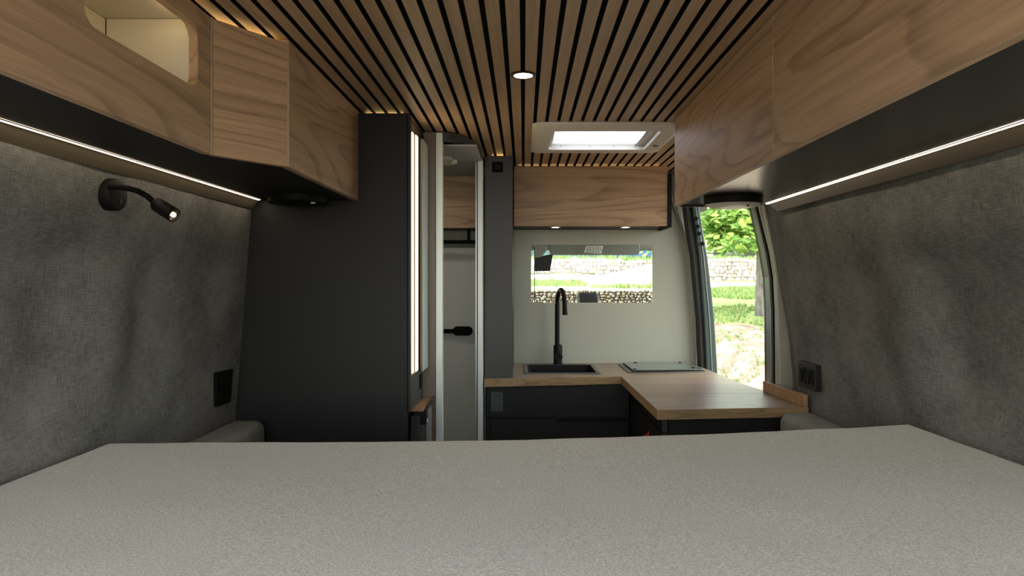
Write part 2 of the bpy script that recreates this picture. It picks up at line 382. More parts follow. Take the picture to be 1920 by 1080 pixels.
for py, px in ((453,1455),(560,1470),(630,1462.5),(672,1476)):
    p = at(px, py, 2.302); struct(MB().lathe(p, (0,-1,0), [(.0025,-.001),(.002,.0012),(0,.0014)], 10).build('trim_8', 'cream_trim', smooth=True))
struct(B(.86,.97,2.31,3.26,CZ+.42,CZ+.6).build('wall_right', 'cream_trim'))
struct(B(.925,.97,2.31,2.36,0,CZ+.41).build('wall_right', 'cream_trim'))

# ------------------------------------------------------------------ bed
def yfar(x): return interp([(-.87,1.355),(0,1.372),(.36,1.41),(.70,1.47),(.9,1.51)], x)
def make_mattress():
    mb = MB(); nx, ny = 150, 130; y0 = -.2
    def top(u, v):
        # ease the grid towards the edges
        uu = .5-.5*math.cos(math.pi*u); vv = 1-(1-v)**1.7
        xm = -.86+1.74*uu; yf = yfar(xm); y = y0+(yf-y0)*vv
        a, b = xl(y, -.33)+.006, xr(y, -.33)-.006; x = a+(b-a)*uu
        d = min(x-a, b-x, yf-y)
        cd = math.hypot(max(0,.05-(x-a)), max(0,.05-(yf-y)))
        R = .028; z = ZM+.009*uu
        if d < R: z -= R-math.sqrt(max(0, R*R-(R-d)**2))
        z += .0035*noise.noise(Vector((x*2.2, y*2.2, 0)))+.0012*noise.noise(Vector((x*9, y*9, 3)))
        return Vector((x, y, z))
    G = mb.grid(top, nx, ny); bm = mb.bm
    def skirt(row):
        low = [bm.verts.new((v.co.x, v.co.y, ZM-.15)) for v in row]
        for i in range(len(row)-1): bm.faces.new((row[i], row[i+1], low[i+1], low[i]))
        return low
    skirt([g[0] for g in G]); skirt([g[-1] for g in G]); skirt(G[0]); skirt(G[-1])
    bmesh.ops.remove_doubles(bm, verts=bm.verts[:], dist=1e-5)
    o = mb.build('mattress', 'mattress_fabric', smooth=True, angle=70)
    return tag(o, 'wide pale grey woven fabric mattress filling the rear of the van from wall to wall', 'mattress')
make_mattress()
tag(B(-.80,.80,-.15,1.33,0,ZM-.152).build('bed_base', 'anthracite'), 'dark platform under the pale grey mattress', 'bed base')

def cushion(x0, x1, y0, y1, z0, z1, label):
    mb = MB(); L = []; n = 14
    for k in range(n+1):
        t = k/n; y = y0+(y1-y0)*t; e = min(t, 1-t)*(y1-y0); sh = .012*(1-ss(0,.03,e))
        L.append([(x, y, z) for x, z in rrect(x0+sh, x1-sh, z0, z1-sh, .026, 5)])
    mb.loft(L, cap=True)
    r = thing('backrest_cushion', label, 'cushion', ((x0+x1)/2, (y0+y1)/2, z0), None)
    mb.build('cushion_cover', 'cushion_fabric', r, smooth=True, angle=60)
    ix = x1-.02 if x0 < 0 else x0+.02
    pts = [(ix+(.012 if x0<0 else -.012), y0+.01+(y1-y0-.02)*t/10, z1-.012) for t in range(11)]
    MB().tube(pts, .0012, 6).build('seam', 'matt_black', r)
    return r
cushion(-.838,-.735,1.52,1.965,.56,CZ-.393,'grey upholstered backrest cushion by the left wall in front of the black wardrobe')
cushion(.728,.835,1.56,1.965,.56,CZ-.373,'grey upholstered backrest cushion on the right, below the end of the wooden worktop')
tag(B(-.83,-.42,1.5,1.97,0,.558).build('bench_seat','anthracite',bevel=.003),'dark bench under the left backrest cushion','bench')
tag(B(.43,.83,1.55,1.97,0,.558).build('bench_seat','anthracite',bevel=.003),'dark bench under the right backrest cushion','bench')

# ------------------------------------------------------------------ left overhead cabinet
XA, XB_ = -.58, -.484; Y1, Y2, YC = 1.269, 1.405, 1.998
TOPG = ZC-.010
t = thing('overhead_cabinet', 'oak overhead cabinet along the left wall with a lit niche and angled middle panel', 'cabinet', (-.66, .9, ZB))
hz0, hz1 = CZ+.343, CZ+.455
hole = [(XA, y, z) for y, z in rrect(.90, 1.215, hz0, hz1, .028, 7)]
hole2 = [(XA, y, z) for y, z in rrect(.45, .80, hz0, hz1, .028, 7)]
MB().holed([(XA,-.2,ZB),(XA,Y1-.001,ZB),(XA,Y1-.001,TOPG),(XA,-.2,TOPG)], [hole, hole2], (-.016,0,0)).build('front_panel', 'oak_y', t, bevel=.0008, seg=1)
d = Vector((XB_-XA, Y2-Y1, 0)).normalized(); nrm = Vector((-d.y, d.x, 0))
def slab(p, q, z0, z1, th, inset=.0015):
    p, q = Vector((*p,0)), Vector((*q,0)); dd = (q-p).normalized(); nn = Vector((-dd.y, dd.x, 0))*th; p = p+dd*inset; q = q-dd*inset
    return MB().prism([(p.x,p.y,z0),(q.x,q.y,z0),(q.x+nn.x,q.y+nn.y,z0),(p.x+nn.x,p.y+nn.y,z0)], (0,0,z1-z0))
slab((XA,Y1),(XB_,Y2),ZB,TOPG,.016).build('angled_panel','oak_diag',t,bevel=.0008,seg=1)
slab((XB_,Y2),(XB_,YC),ZB,TOPG+.008,.016).build('door','oak_y2',t,bevel=.0008,seg=1)
# narrow edge trims at the folds
MB().tube([(XA-.001,Y1,ZB),(XA-.001,Y1,TOPG)], .0035, 8).build('corner_trim','edge_band',t)
MB().tube([(XB_-.001,Y2,ZB),(XB_-.001,Y2,TOPG)], .0035, 8).build('corner_trim','edge_band',t)
# underside board
MB().prism([(XA-.017,-.2,ZB+.001),(XA-.017,Y1,ZB+.001),(XB_-.017,Y2+.006,ZB+.001),(XB_-.017,YC,ZB+.001),(-.772,YC,ZB+.001),(-.772,-.2,ZB+.001)], (0,0,.014)).build('bottom_panel','anthracite',t)
B(-.755,XA-.018,-.2,1.22,CZ+.328,CZ+.334).build('shelf','shelf_cream',t)
B(-.755,-.748,-.2,1.22,CZ+.335,CZ+.47).build('back_panel','shelf_cream',t)
B(-.747,XA-.018,1.222,1.234,CZ+.335,CZ+.47).build('side_panel','shelf_cream',t)
B(-.755,XA-.018,-.2,1.236,CZ+.471,CZ+.479).build('top_panel','shelf_cream',t)
# fascia beyond the strip light
MB().prism([(-.774,-.2,ZB+.014),(-.7735,-.2,ZB-.002),(-.792,-.2,CZ+.212),(-.808,-.2,CZ+.212),(-.785,-.2,ZB+.014)],(0,2.195,0)).build('rear_fascia','brown_fascia',t)
def strip(name, label, x, y0, y1, z, m='led', w=.0042):
    s = thing(name, label, 'light', (x, (y0+y1)/2, z))
    MB().box(x-w-.0015, x-w-.0002, y0, y1, z-.0008, z+.0008).box(x+w+.0002, x+w+.0015, y0, y1, z-.0008, z+.0008).build('profile','bronze',s)
    MB().box(x-w,x+w,y0,y1,z+.0001,z+.0008).build('diffuser',m,s)
    return s
strip('strip_light','long glowing LED strip under the left overhead cabinet above the reading lamp',-.7635 if True else 0,-.2,1.975,ZB-.0005)
# glowing strips hidden in the gaps above the furniture
def cove(label, x0, x1, y0, y1, z, m='led_cove'):
    return tag(B(x0,x1,y0,y1,z,z+.002).build('cove_light', m), label, 'light', 'ceiling glow strips')
for y0, y1 in ((.0,1.24),): cove('warm LED strip on top of the left overhead cabinet, lighting the slats', XA-.045, XA-.037, y0, y1, TOPG-.006)
tag(slab((XA-.03,Y1+.01),(XB_-.03,Y2+.005),TOPG-.006,TOPG-.004,.008).build('cove_light','led_cove'),'warm LED strip above the angled cabinet panel','light')
tag(B(-.5995,-.5965,.3,1.2,CZ+.463,CZ+.470).build('niche_light','led_niche'),'warm light inside the open cabinet niche at upper left','light')

# ------------------------------------------------------------------ right overhead cabinet
XR, YR = .465, 2.103; ZBR = CZ+.2325
t = thing('overhead_cabinet', 'oak-faced overhead cabinet along the right wall above the bed and worktop end', 'cabinet', (.62, 1., ZBR))
B(XR,XR+.016,-.2,1.273,ZBR,ZC-.002).build('door','oak_y2',t,bevel=.0008,seg=1)
B(XR,XR+.016,1.2755,YR,ZBR,ZC-.002).build('door','oak_y',t,bevel=.0008,seg=1)
B(XR+.017,.735,-.2,YR-.017,ZBR+.001,ZBR+.015).build('bottom_panel','anthracite_gloss',t)
B(XR+.017,.715,YR-.0165,YR,ZBR-.003,ZC-.002).build('end_panel','anthracite',t)
MB().prism([(.736,-.2,ZBR+.014),(.736,-.2,ZBR-.002),(.762,-.2,CZ+.211),(.771,-.2,CZ+.210),(.745,-.2,ZBR+.014)],(0,2.25,0)).build('rear_fascia','brown_fascia',t)
strip('strip_light','long glowing LED strip under the right overhead cabinet',.727,-.2,2.045,ZBR-.0005)

# round lamps
def puck(x, y, z, r, label, m, dome):
    t = thing('round_lamp', label, 'lamp', (x, y, z))
    MB().lathe((x,y,z),(0,0,-1),[(r,0),(r,.017),(r-.002,.019),(r-.004,.019),(r-.004,.012),(0,.012)],56).build('housing','black',t,smooth=True)
    MB().lathe((x,y,z),(0,0,-1),[(r-.005,.0125),(r-.005,.0185),(r*.8,.0185+dome*.55),(r*.45,.0185+dome*.9),(0,.0185+dome)],56).build('diffuser',m,t,smooth=True,angle=60)
    return t
p = puck(.581,1.897,ZBR,.079,'round black lamp with a domed cream lens under the right overhead cabinet','frosted_lens',.011)
B(.60,.606,1.835,1.838,ZBR-.030,ZBR-.026).build('sensor','black',p)
p = puck(-.626,1.895,ZB,.08,'round black unlit lamp under the left overhead cabinet next to the wardrobe','black',.004)
q = B(-.575,-.565,1.845,1.85,ZB-.025,ZB-.0215).build('sensor','white_plastic',p)

# ------------------------------------------------------------------ wardrobe
t = thing('wardrobe', 'tall flat black wardrobe between the left wall and the aisle', 'wardrobe', (-.58,2.1,0))
zt = ZC-.006
L = []
MB().prism([(-.872,2.002,0.005),(-.342,2.002,0.005),(-.342,2.002,zt),(-.772,2.002,zt),(-.79,2.002,CZ+.26),(-.853,2.002,CZ-.40)],(0,.018,0)).build('front_panel','anthracite',t,bevel=.001)
B(-.341,-.334,2.002,2.03,CZ-.385,zt).build('edge_post','anthracite',t,bevel=.001)
B(-.352,-.342,2.0305,2.268,CZ-.385,zt-.001).build('side_panel','taupe',t)
B(-.342,-.3345,2.031,2.268,CZ-.385,CZ-.28).build('lower_panel','grey_panel',t)
B(-.855,-.353,2.255,2.268,.005,zt-.001).build('back_panel','anthracite',t)
cove('warm LED strip on top of the wardrobe, lighting the slats', -.47,-.36,2.035,2.043, zt+.0005)
t = thing('strip_light','vertical pair of glowing LED strips beside the narrow mirror on the wardrobe side','light',(-.335,2.08,CZ-.28))
B(-.3415,-.336,2.035,2.13,CZ-.28,CZ+.452).build('profile','taupe',t)
B(-.3358,-.3335,2.045,2.070,CZ-.275,CZ+.448).build('diffuser','led_mirror',t)
B(-.3358,-.3307,2.0795,2.083,CZ-.275,CZ+.448).build('divider','brown_fascia',t)
B(-.3358,-.3285,2.0845,2.122,CZ-.275,CZ+.448).build('diffuser','led_mirror',t)
t = thing('mirror','narrow tall mirror on the side of the black wardrobe, by the LED strips','mirror',(-.326,2.2,CZ-.28))
B(-.3415,-.323,2.14,2.262,CZ-.28,CZ+.446).build('mirror_back','matt_black',t)
B(-.3228,-.3165,2.137,2.262,CZ-.282,CZ+.448).build('mirror_glass','mirror',t,bevel=.0006)  # pale satin base colour stands in for the daylight this face would reflect
B(-.3228,-.3168,2.1345,2.1368,CZ-.282,CZ+.448).build('mirror_edge','rubber',t)
t = thing('wall_switch','small black switch on the wardrobe side below the mirror','switch',(-.333,2.21,CZ-.33))
B(-.3343,-.331,2.19,2.225,CZ-.345,CZ-.30).build('frame','matt_black',t,bevel=.001)
B(-.331,-.329,2.197,2.218,CZ-.337,CZ-.308).build('rocker','black',t,bevel=.0006)
# fridge seen from its side
t = thing('fridge','dark compact fridge facing the aisle, below the mirror','fridge',(-.34,2.15,0))
B(-.80,-.337,2.035,2.25,.02,CZ-.392).build('body','matt_black',t)
B(-.3365,-.305,2.085,2.25,.03,CZ-.398).build('door','fridge_grey',t,bevel=.002)
B(-.3045,-.300,2.10,2.235,.05,CZ-.402).build('door_panel','steel',t,bevel=.001)
mb = MB()
for k in range(6): mb.box(-.334+.0045*k, -.331+.0045*k, 2.030, 2.0345, .05, CZ-.40)
mb.build('vent_grille','rubber',t)
l = B(-.334,-.292,2.05,2.083,CZ-.43,CZ-.385).build('latch','black',t,bevel=.003)
mb = MB()
for k in range(3): mb.box(-.2918,-.2912,2.055+.008*k,2.060+.008*k,CZ-.425,CZ-.415)
mb.build('latch_marks','white_plastic',l)
t = thing('ledge','narrow wood-topped ledge over the fridge beside the wardrobe','ledge',(-.31,2.15,CZ-.386))
B(-.334,-.30,2.032,2.268,CZ-.3865,CZ-.383).build('wood_top','upstand_oak',t)
B(-.2995,-.295,2.09,2.268,CZ-.388,CZ-.380).build('front_rail','anthracite',t)

# ------------------------------------------------------------------ washroom
t = thing('shower_door','pale washroom door frame with a curved dark header, standing open beside the grey panel','door frame',(-.23,2.45,0))
B(-.293,-.270,2.27,2.296,.01,ZC-.004).build('post','white_post',t,bevel=.002)
B(-.186,-.1805,2.63,2.66,.01,CZ+.468).build('door_edge','aluminium',t,bevel=.001)
B(-.180,-.1775,2.625,2.65,.01,CZ+.468).build('gasket','matt_black',t)
B(-.1765,-.157,2.61,2.656,.01,CZ+.468).build('post','white_post',t,bevel=.002)
B(-.1850,-.1768,2.665,2.70,.01,CZ+.468).build('track_post','steel',t)
out, inn = [], []
for k in range(17):
    a = math.radians(90*k/16); 
    out.append((-.2695+.1165*math.sin(a)**.9, 2.268+.39*(1-math.cos(a)), 0)); inn.append((-.2695+.088*math.sin(a)**.9, 2.300+.36*(1-math.cos(a)), 0))
MB().loft([[(a_[0],a_[1],CZ+.470),(b_[0],b_[1],CZ+.470),(b_[0],b_[1],CZ+.497),(a_[0],a_[1],CZ+.497)] for a_, b_ in zip(out, inn)],cap=True).build('curved_header','grey_panel',t,smooth=True)
o = B(-.3335,-.2945,2.27,2.288,.005,ZC-.003).build('partition_panel','taupe'); tag(o,'narrow brown panel between the mirror and the pale door post','panel')
t = tag(B(-.857,-.3535,2.271,2.288,.005,ZC-.003).build('partition_panel','bath_wall'),'washroom partition behind the wardrobe','panel')
o = B(-.855,-.16,2.32,3.135,CZ+.460,CZ+.466).build('ceiling','bath_ceiling'); struct(o,'grey washroom ceiling')
t = thing('overhead_cabinet','small oak overhead cabinet inside the washroom, seen through the open door','cabinet',(-.5,3.05,CZ+.236))
B(-.85,-.19,2.985,2.999,CZ+.234,CZ+.491-.03).build('door','oak_x',t,bevel=.001)
B(-.85,-.19,3.0,3.135,CZ+.234,CZ+.455).build('carcass','anthracite',t)
tag(B(-.85,-.19,2.95,2.975,CZ+.462-.002,CZ+.4998).build('trim_strip','anthracite'),'black strip above the small washroom cabinet','trim') if False else None
t = thing('towel_rail','black hanging rail under the small washroom cabinet','rail',(-.28,3.03,CZ+.2))
B(-.75,-.195,3.02,3.04,CZ+.168,CZ+.184).build('rail','matt_black',t,bevel=.002)
B(-.250,-.238,3.02,3.04,CZ+.184,CZ+.2335).build('bracket','matt_black',t)
B(-.70,-.688,3.02,3.04,CZ+.184,CZ+.2335).build('bracket','matt_black',t)
t = thing('washroom_panel','pale grey inner door with a black pull handle in the washroom','door',(-.35,3.12,0))
B(-.84,-.19,3.115,3.135,.01,CZ+.155).build('panel','bath_wall',t,bevel=.002)
Yh = 3.10; a = at(849,612,Yh); b = at(886,629,Yh)
MB().prism([(x,Yh-.012,z) for x,z in rrect(a.x,b.x,b.z,a.z,.0195,8)],(0,.02,0)).build('handle','matt_black',t,bevel=.003)
a2 = at(820,617,Yh); b2 = at(851,625,Yh); B(a2.x,b2.x,Yh-.006,Yh+.008,b2.z,a2.z).build('handle_bar','matt_black',t)
t = thing('ceiling_lamp','pale grey lamp fitting on the washroom ceiling','lamp',(-.32,2.6,CZ+.45))
MB().prism([(x,y,CZ+.452) for x,y in rrect(-.36,-.265,2.50,2.66,.03,6)],(0,0,.0075)).build('lamp_base','hatch_cream',t,bevel=.002)
tag(MB().lathe((-.62,2.65,CZ+.4595),(0,0,-1),[(.06,0),(.06,.006),(0,.006)],30).build('hidden_fill_light','wash_fill'),'added unseen fill light on the washroom ceiling, left of the grey fitting','light')  # added fill light, out of view, brightens the washroom cabinet and inner door
MB().lathe((-.262,2.58,CZ+.4595),(0,0,-1),[(.01,0),(.01,.012),(.007,.016),(0,.016)],20).build('knob','hatch_cream',t,smooth=True)

# ------------------------------------------------------------------ kitchen end panel
px0, px1 = at(909,0,2.66).x, at(961,0,2.66).x
t = thing('end_panel','tall flat dark grey panel between the washroom door and the oak kitchen cabinet','panel',((px0+px1)/2,2.9,ZW))
B(px0,px1,2.66,2.678,ZW+.0005,CZ+.49).build('front_board','grey_panel',t,bevel=.001)
B(px0+.002,px0+.016,2.679,3.135,ZW+.0005,CZ+.49).build('side_board','anthracite',t)
B(px1-.016,px1-.002,2.679,3.135,ZW+.0005,CZ+.49).build('side_board','anthracite',t)
p = at(933,313,2.658)
t2 = thing('control_panel','small square black control panel high on the tall grey panel','switch',(p.x,2.655,p.z-.02))
B(p.x-.021,p.x+.021,2.653,2.6595,p.z-.021,p.z+.019).build('frame','matt_black',t2,bevel=.001)
B(p.x-.012,p.x+.012,2.651,2.653,p.z-.011,p.z+.010).build('button','black',t2)
B(p.x-.004,p.x+.004,2.6503,2.651,p.z-.002,p.z-.0005).build('indicator','grey_panel',t2)
cove('warm LED strip on top of the tall grey panel', px0+.03,px1-.03,2.70,2.706,CZ+.4905)

# ------------------------------------------------------------------ kitchen overhead cabinet
kx0, kx1 = px1+.002, at(1252,0,2.91).x
t = thing('overhead_cabinet','oak-fronted overhead cabinet across the front bulkhead above the sink','cabinet',(.28,3.0,CZ+.236))
B(kx0,kx1,2.91,2.926,CZ+.2365,CZ+.492).build('door','oak_x',t,bevel=.0008,seg=1)
B(kx0,kx1,2.927,3.136,CZ+.238,CZ+.488).build('carcass','anthracite',t)
B(kx1+.001,kx1+.016,2.905,3.136,CZ+.232,CZ+.46).build('side_panel','black',t)
B(kx1-.03,kx1+.001,2.93,2.96,CZ+.230,CZ+.2375).build('catch','black',t)
cove('warm LED strip on top of the kitchen overhead cabinet', kx0+.02,kx1-.02,2.935,2.943,CZ+.4885,'led_faint')
def spot(x, y, z, r, label, group, em='led_spot', ring='bronze'):
    t = thing('spot_light', label, 'light', (x,y,z), group)
    MB().lathe((x,y,z),(0,0,-1),[(r,0),(r,.0015),(r*.9,.003),(r*.74,.003),(r*.72,.0012),(0,.0012)],36).build('trim_ring',ring,t,smooth=True)
    MB().lathe((x,y,z),(0,0,-1),[(r*.7,.0014),(r*.7,.0022),(0,.0024)],36).build('lens',em,t)
    return t
spot(at(981,140,1.65).x,1.65,ZC-.0003,.0315,'round recessed spotlight glowing in the slatted ceiling','ceiling spots')
a = spot(.137,2.965,CZ+.2375,.023,'left of two small spotlights glowing under the kitchen overhead cabinet','kitchen spots',ring='aluminium')
def copy_tree(o, loc, label):
    r = o.copy(); C.objects.link(r); r.location = loc; r['label'] = label
    for ch in list(o.children): c = ch.copy(); C.objects.link(c); c.parent = r
    return r
copy_tree(a, (.441,2.965,CZ+.2375), 'right of two small spotlights glowing under the kitchen overhead cabinet')

# ------------------------------------------------------------------ roof hatch
def ring_(x0,x1,y0,y1,dz,r): return [(x,y,CZ+dz) for x,y in rrect(x0,x1,y0,y1,r,7)]
t = thing('roof_hatch','cream plastic roof hatch with a bright milky pane set in the slatted ceiling','skylight',(.27,2.36,ZC-.02))
MB().loft([ring_(.027,.507,2.135,2.612,.4995,.035),ring_(.027,.507,2.136,2.605,.490,.035),ring_(.042,.492,2.158,2.51,.479,.035),ring_(.06,.475,2.168,2.50,.4765,.03),
   ring_(.090,.440,2.180,2.485,.480,.012),ring_(.090,.440,2.182,2.49,.492,.012),ring_(.080,.455,2.166,2.575,.500,.006),ring_(.080,.455,2.166,2.575,.527,.006),ring_(.079,.456,2.165,2.578,.527,.006),ring_(.079,.456,2.165,2.578,.4995,.006)],close=True).build('frame','hatch_cream',t,smooth=True,angle=35)
B(.0805,.4545,2.167,2.574,CZ+.520,CZ+.524).build('pane','milky_acrylic',t)
B(.083,.105,2.20,2.56,CZ+.502,CZ+.512).build('blind_cassette','hatch_cream',t,bevel=.003)
B(.418,.452,2.20,2.56,CZ+.5005,CZ+.514).build('blind_cassette','white_plastic',t,bevel=.003)
B(.411,.416,2.20,2.56,CZ+.502,CZ+.508).build('blind_rail','steel',t)
for x in (.14,.25,.34): MB().lathe((x,2.5735,CZ+.510),(0,-1,0),[(.003,0),(.002,.002),(0,.002)],10).build('screw','steel',t)
MB().lathe((.463,2.40,CZ+.478),(0,0,-1),[(.011,-.001),(.010,.003),(.006,.004),(0,.004)],20).build('knob','fridge_grey',t,smooth=True)

# ------------------------------------------------------------------ worktop
def W(px, py): Y = .375*F/(py-CY); return ((px-CX)/F*Y, Y)
pts = [W(908.5,711.2), W(1164.5,706), W(1232.5,768.5), W(1516.5,763)]
a,b,c_,d_ = pts
right = [(.852,2.05),(.842,2.12),(.831,2.22),(.828,2.33),(.815,2.42),(.806,2.50),(.797,2.60),(.793,2.70),(.79,2.80),(.785,2.92),(.775,3.0),(.765,3.136)]
t = thing('worktop','light oak kitchen worktop with a wide leaf projecting toward the bed','worktop',(.35,2.8,ZW-.03))
YS = 2.288; ys_x0 = b[0]+(c_[0]-b[0])*(b[1]-YS)/(b[1]-c_[1])
rA = [p for p in right if p[1] < YS]; rB = [p for p in right if p[1] > YS]
mainpoly = [(px0,3.136),(px0,a[1]+.0),(b[0],b[1]),(ys_x0,YS+.0006)]+[(.828,YS+.0006)]+rB
# holes for sink
SX0,SX1,SY0,SY1 = .0,.314,2.765,3.07
hl = [(x,y,ZW-.03) for x,y in rrect(SX0+.014,SX1-.014,SY0+.012,SY1-.012,.015,4)]
def slabedge(mb, name, par):
    o = mb.build(name,['worktop_oak','worktop_edge'],par,bevel=.0008,seg=1)
    for p in o.data.polygons: p.material_index = 0 if abs(p.normal.z) > .5 else 1
    return o
slabedge(MB().holed([(x,y,ZW-.03) for x,y in mainpoly],[hl],(0,0,.03)),'top_board',t)
leaf = [(ys_x0,YS-.0006),(c_[0],c_[1]),(d_[0],d_[1])]+[p for p in rA if p[1] > d_[1]+.003]+[(.828,YS-.0006)]
slabedge(MB().prism([(x,y,ZW-.03) for x,y in leaf],(0,0,.03)),'leaf_board',t)
MB().prism([(.839,2.045,ZW+.0003),(.852,2.045,ZW+.0003),(.841,2.13,ZW+.0003),(.8275,2.325,ZW+.0003),(.8145,2.325,ZW+.0003),(.828,2.13,ZW+.0003)],(0,0,.036)).build('upstand','upstand_oak',t,bevel=.001)

# base units
t = thing('base_cabinet','black kitchen base cabinet below the sink','cabinet',(.1,2.9,0))
dy = (b[1]-a[1])
B(px0,.42,2.735,3.13,.01,ZW-.13).build('carcass','anthracite',t)
B(px0,.42,2.722,2.734,CZ-.541,ZW-.031).build('fixed_panel','anthracite',t,bevel=.001)
B(px0+.002,px0+.016,2.72,2.734,.01,CZ-.543).build('side_strip','anthracite',t)
dr = B(px0+.019,.418,2.716,2.734,.32,CZ-.546).build('drawer','anthracite',t,bevel=.001)
B(.128,.42,2.703,2.7155,CZ-.5455,CZ-.541).build('handle','grey_panel',dr,bevel=.001)
B(.128,.42,2.700,2.7025,CZ-.553,CZ-.541).build('handle_lip','black',dr)
t = thing('base_cabinet','black base cabinet under the projecting worktop leaf','cabinet',(.62,2.4,0))
B(.435,.80,2.07,2.90,.01,ZW-.031).build('carcass','anthracite',t)
B(.422,.434,2.075,2.695,.01,CZ-.47).build('side_door','anthracite',t,bevel=.001)
B(.417,.434,2.058,2.073,CZ-.455,ZW-.031).build('corner_post','grey_panel',t,bevel=.001)
B(.417,.434,2.058,2.073,.01,CZ-.458).build('corner_post','grey_panel',t,bevel=.001)
B(.436,.80,2.056,2.069,.01,ZW-.031).build('front_panel','anthracite',t,bevel=.001)
p = at(932,753,2.72)
t = thing('control_panel','small upright grey-green plate with a round button on the black base cabinet','switch',(p.x,2.71,p.z-.04))
MB().prism([(x,2.714,z) for x,z in rrect(p.x-.0255,p.x+.0255,p.z-.04,p.z+.04,.006,4)],(0,.0075,0)).build('plate','plate_green',t,bevel=.002)
MB().lathe((p.x,2.7145,p.z-.027),(0,-1,0),[(.010,0),(.010,.001),(.008,.0025),(0,.003)],24).build('button','plate_green',t,smooth=True)
cv = bpy.data.curves.new('word','FONT')
mb = MB()
for k,(w_,g_) in enumerate(((.003,0),(.003,1),(.004,2),(.003,3),(.003,4),(.003,5))): mb.box(p.x-.013+k*.0045,p.x-.013+k*.0045+w_,2.7134,2.7139,p.z+.0235,p.z+.0265+.001*(k%2))
mb.build('lettering','matt_black',t)
t = thing('red_strap','small red fabric tip beside the black base cabinet, just above the mattress edge','strap',(.36,2.05,.0))
q0 = at(1207,818,2.0); q1 = at(1217,808,2.0)
MB().prism([(q0.x,2.0,q0.z-.06),(q1.x,2.0,q0.z-.06),(q1.x,2.0,q1.z),(q0.x+.012,2.0,q0.z+.006),(q0.x,2.0,q0.z)],(0,.006,0)).build('strap_tip','red',t)
MB().box(q0.x,q1.x,2.0,2.006,0.0,q0.z-.061).build('strap_tail','matt_black',t)

# sink
t = thing('sink','black rectangular sink set into the oak worktop','sink',(.157,2.92,ZW-.12))
def rr(i, z, r): return [(x,y,z) for x,y in rrect(SX0+i,SX1-i,SY0+i,SY1-i,r,6)]
MB().loft([rr(0,ZW+.0005,.012),rr(.0,ZW+.003,.012),rr(.003,ZW+.0045,.012),rr(.014,ZW+.0045,.015),rr(.017,ZW+.003,.018)]).build('rim','sink_rim',t,smooth=True)
MB().loft([rr(.017,ZW+.003,.018),rr(.019,ZW-.02,.02),rr(.022,ZW-.11,.025),rr(.035,ZW-.122,.02),rr(.12,ZW-.124,.01)],cap=False).build('basin','black',t,smooth=True,angle=60)
B(SX0+.11,SX1-.11,SY0+.11,SY1-.11,ZW-.126,ZW-.123).build('basin_floor','black',t)
MB().lathe((.157,2.92,ZW-.122),(0,0,1),[(.03,0),(.03,.003),(.022,.004),(.018,.001),(0,.001)],28).build('drain','steel',t,smooth=True)
mb = MB()
for k in range(4): mb.box(.022+.008*k,.026+.008*k,3.0465,3.049,ZW-.012,ZW-.004)
mb.build('overflow_slots','rubber',t)
# tap
tx, ty = at(1046,0,3.1).x, 3.10
t = thing('faucet','tall black gooseneck tap standing behind the sink','tap',(tx,ty,ZW))
MB().lathe((tx,ty,ZW),(0,0,1),[(.022,.0),(.022,.004),(.0195,.006),(.0195,.085),(.0185,.087),(.0125,.088),(.0125,.09)],28).build('tap_body','black',t,smooth=True)
lv = MB().lathe((tx,ty-.018,ZW+.036),(0,-1,0),[(.019,0),(.019,.016),(.017,.019),(0,.019)],28).build('lever','black',t,smooth=True)
MB().tube([(tx+.012,ty-.03,ZW+.036),(tx+.017,ty-.045,ZW+.04)],.004,8).build('lever_pin','black',lv)
pts = [(tx-.003,ty,ZW+.09),(tx-.003,ty,CZ-.105)]; ca = Vector((.0145/.085,-1,0)).normalized(); R = .068
top = CZ-.105
for k in range(1,19):
    a_ = math.pi*k/18; h = ca*(R*(1-math.cos(a_))); pts.append((tx-.003+h.x*1.15, ty+h.y, top+R*math.sin(a_)))
e = Vector(pts[-1]); pts.append((e.x+.001,e.y,e.z-.030))
MB().tube(pts,.0104,16).build('spout','black',t,smooth=True,angle=50)
MB().lathe((e.x+.001,e.y,e.z-.028),(0,0,-1),[(.0115,0),(.0115,.012),(.009,.012),(.009,.008),(0,.008)],20).build('aerator','black',t,smooth=True)
# hob
t = thing('hob','gas hob under a closed grey-green glass lid, set in the oak worktop','hob',(.59,2.95,ZW))
hp = [W(1157.4,683),W(1177.8,699.6),W(1322.7,697.3),W(1288,681.6)]
hx0,hx1,hy0,hy1 = .428,.752,2.80,3.09
hp = [(hx0,hy0-.002),(hx1,hy0+.03),(hx1,hy1),(hx0,hy1)]
MB().prism([(x,y,ZW+.0005) for x,y in hp],(0,0,.004)).build('frame','sink_rim',t,bevel=.001)
MB().prism([(hx0+.022,hy0+.004,ZW+.008),(hx1-.002,hy0+.034,ZW+.008),(hx1-.012,hy1-.02,ZW+.008),(hx0+.02,hy1-.02,ZW+.008)],(0,0,.004)).build('glass_lid','hob_glass',t,bevel=.001)
B(hx0+.022,hx1-.012,hy1-.016,hy1-.006,ZW+.0046,ZW+.0085).build('hinge','black',t)
for x,y in ((.50,3.055),(.70,3.06),(.715,2.875),(.46,2.83)): MB().lathe((x,y,ZW+.0045),(0,0,1),[(.008,0),(.008,.0085),(.006,.0095),(0,.0095)],16).build('rubber_foot','matt_black',t,smooth=True)

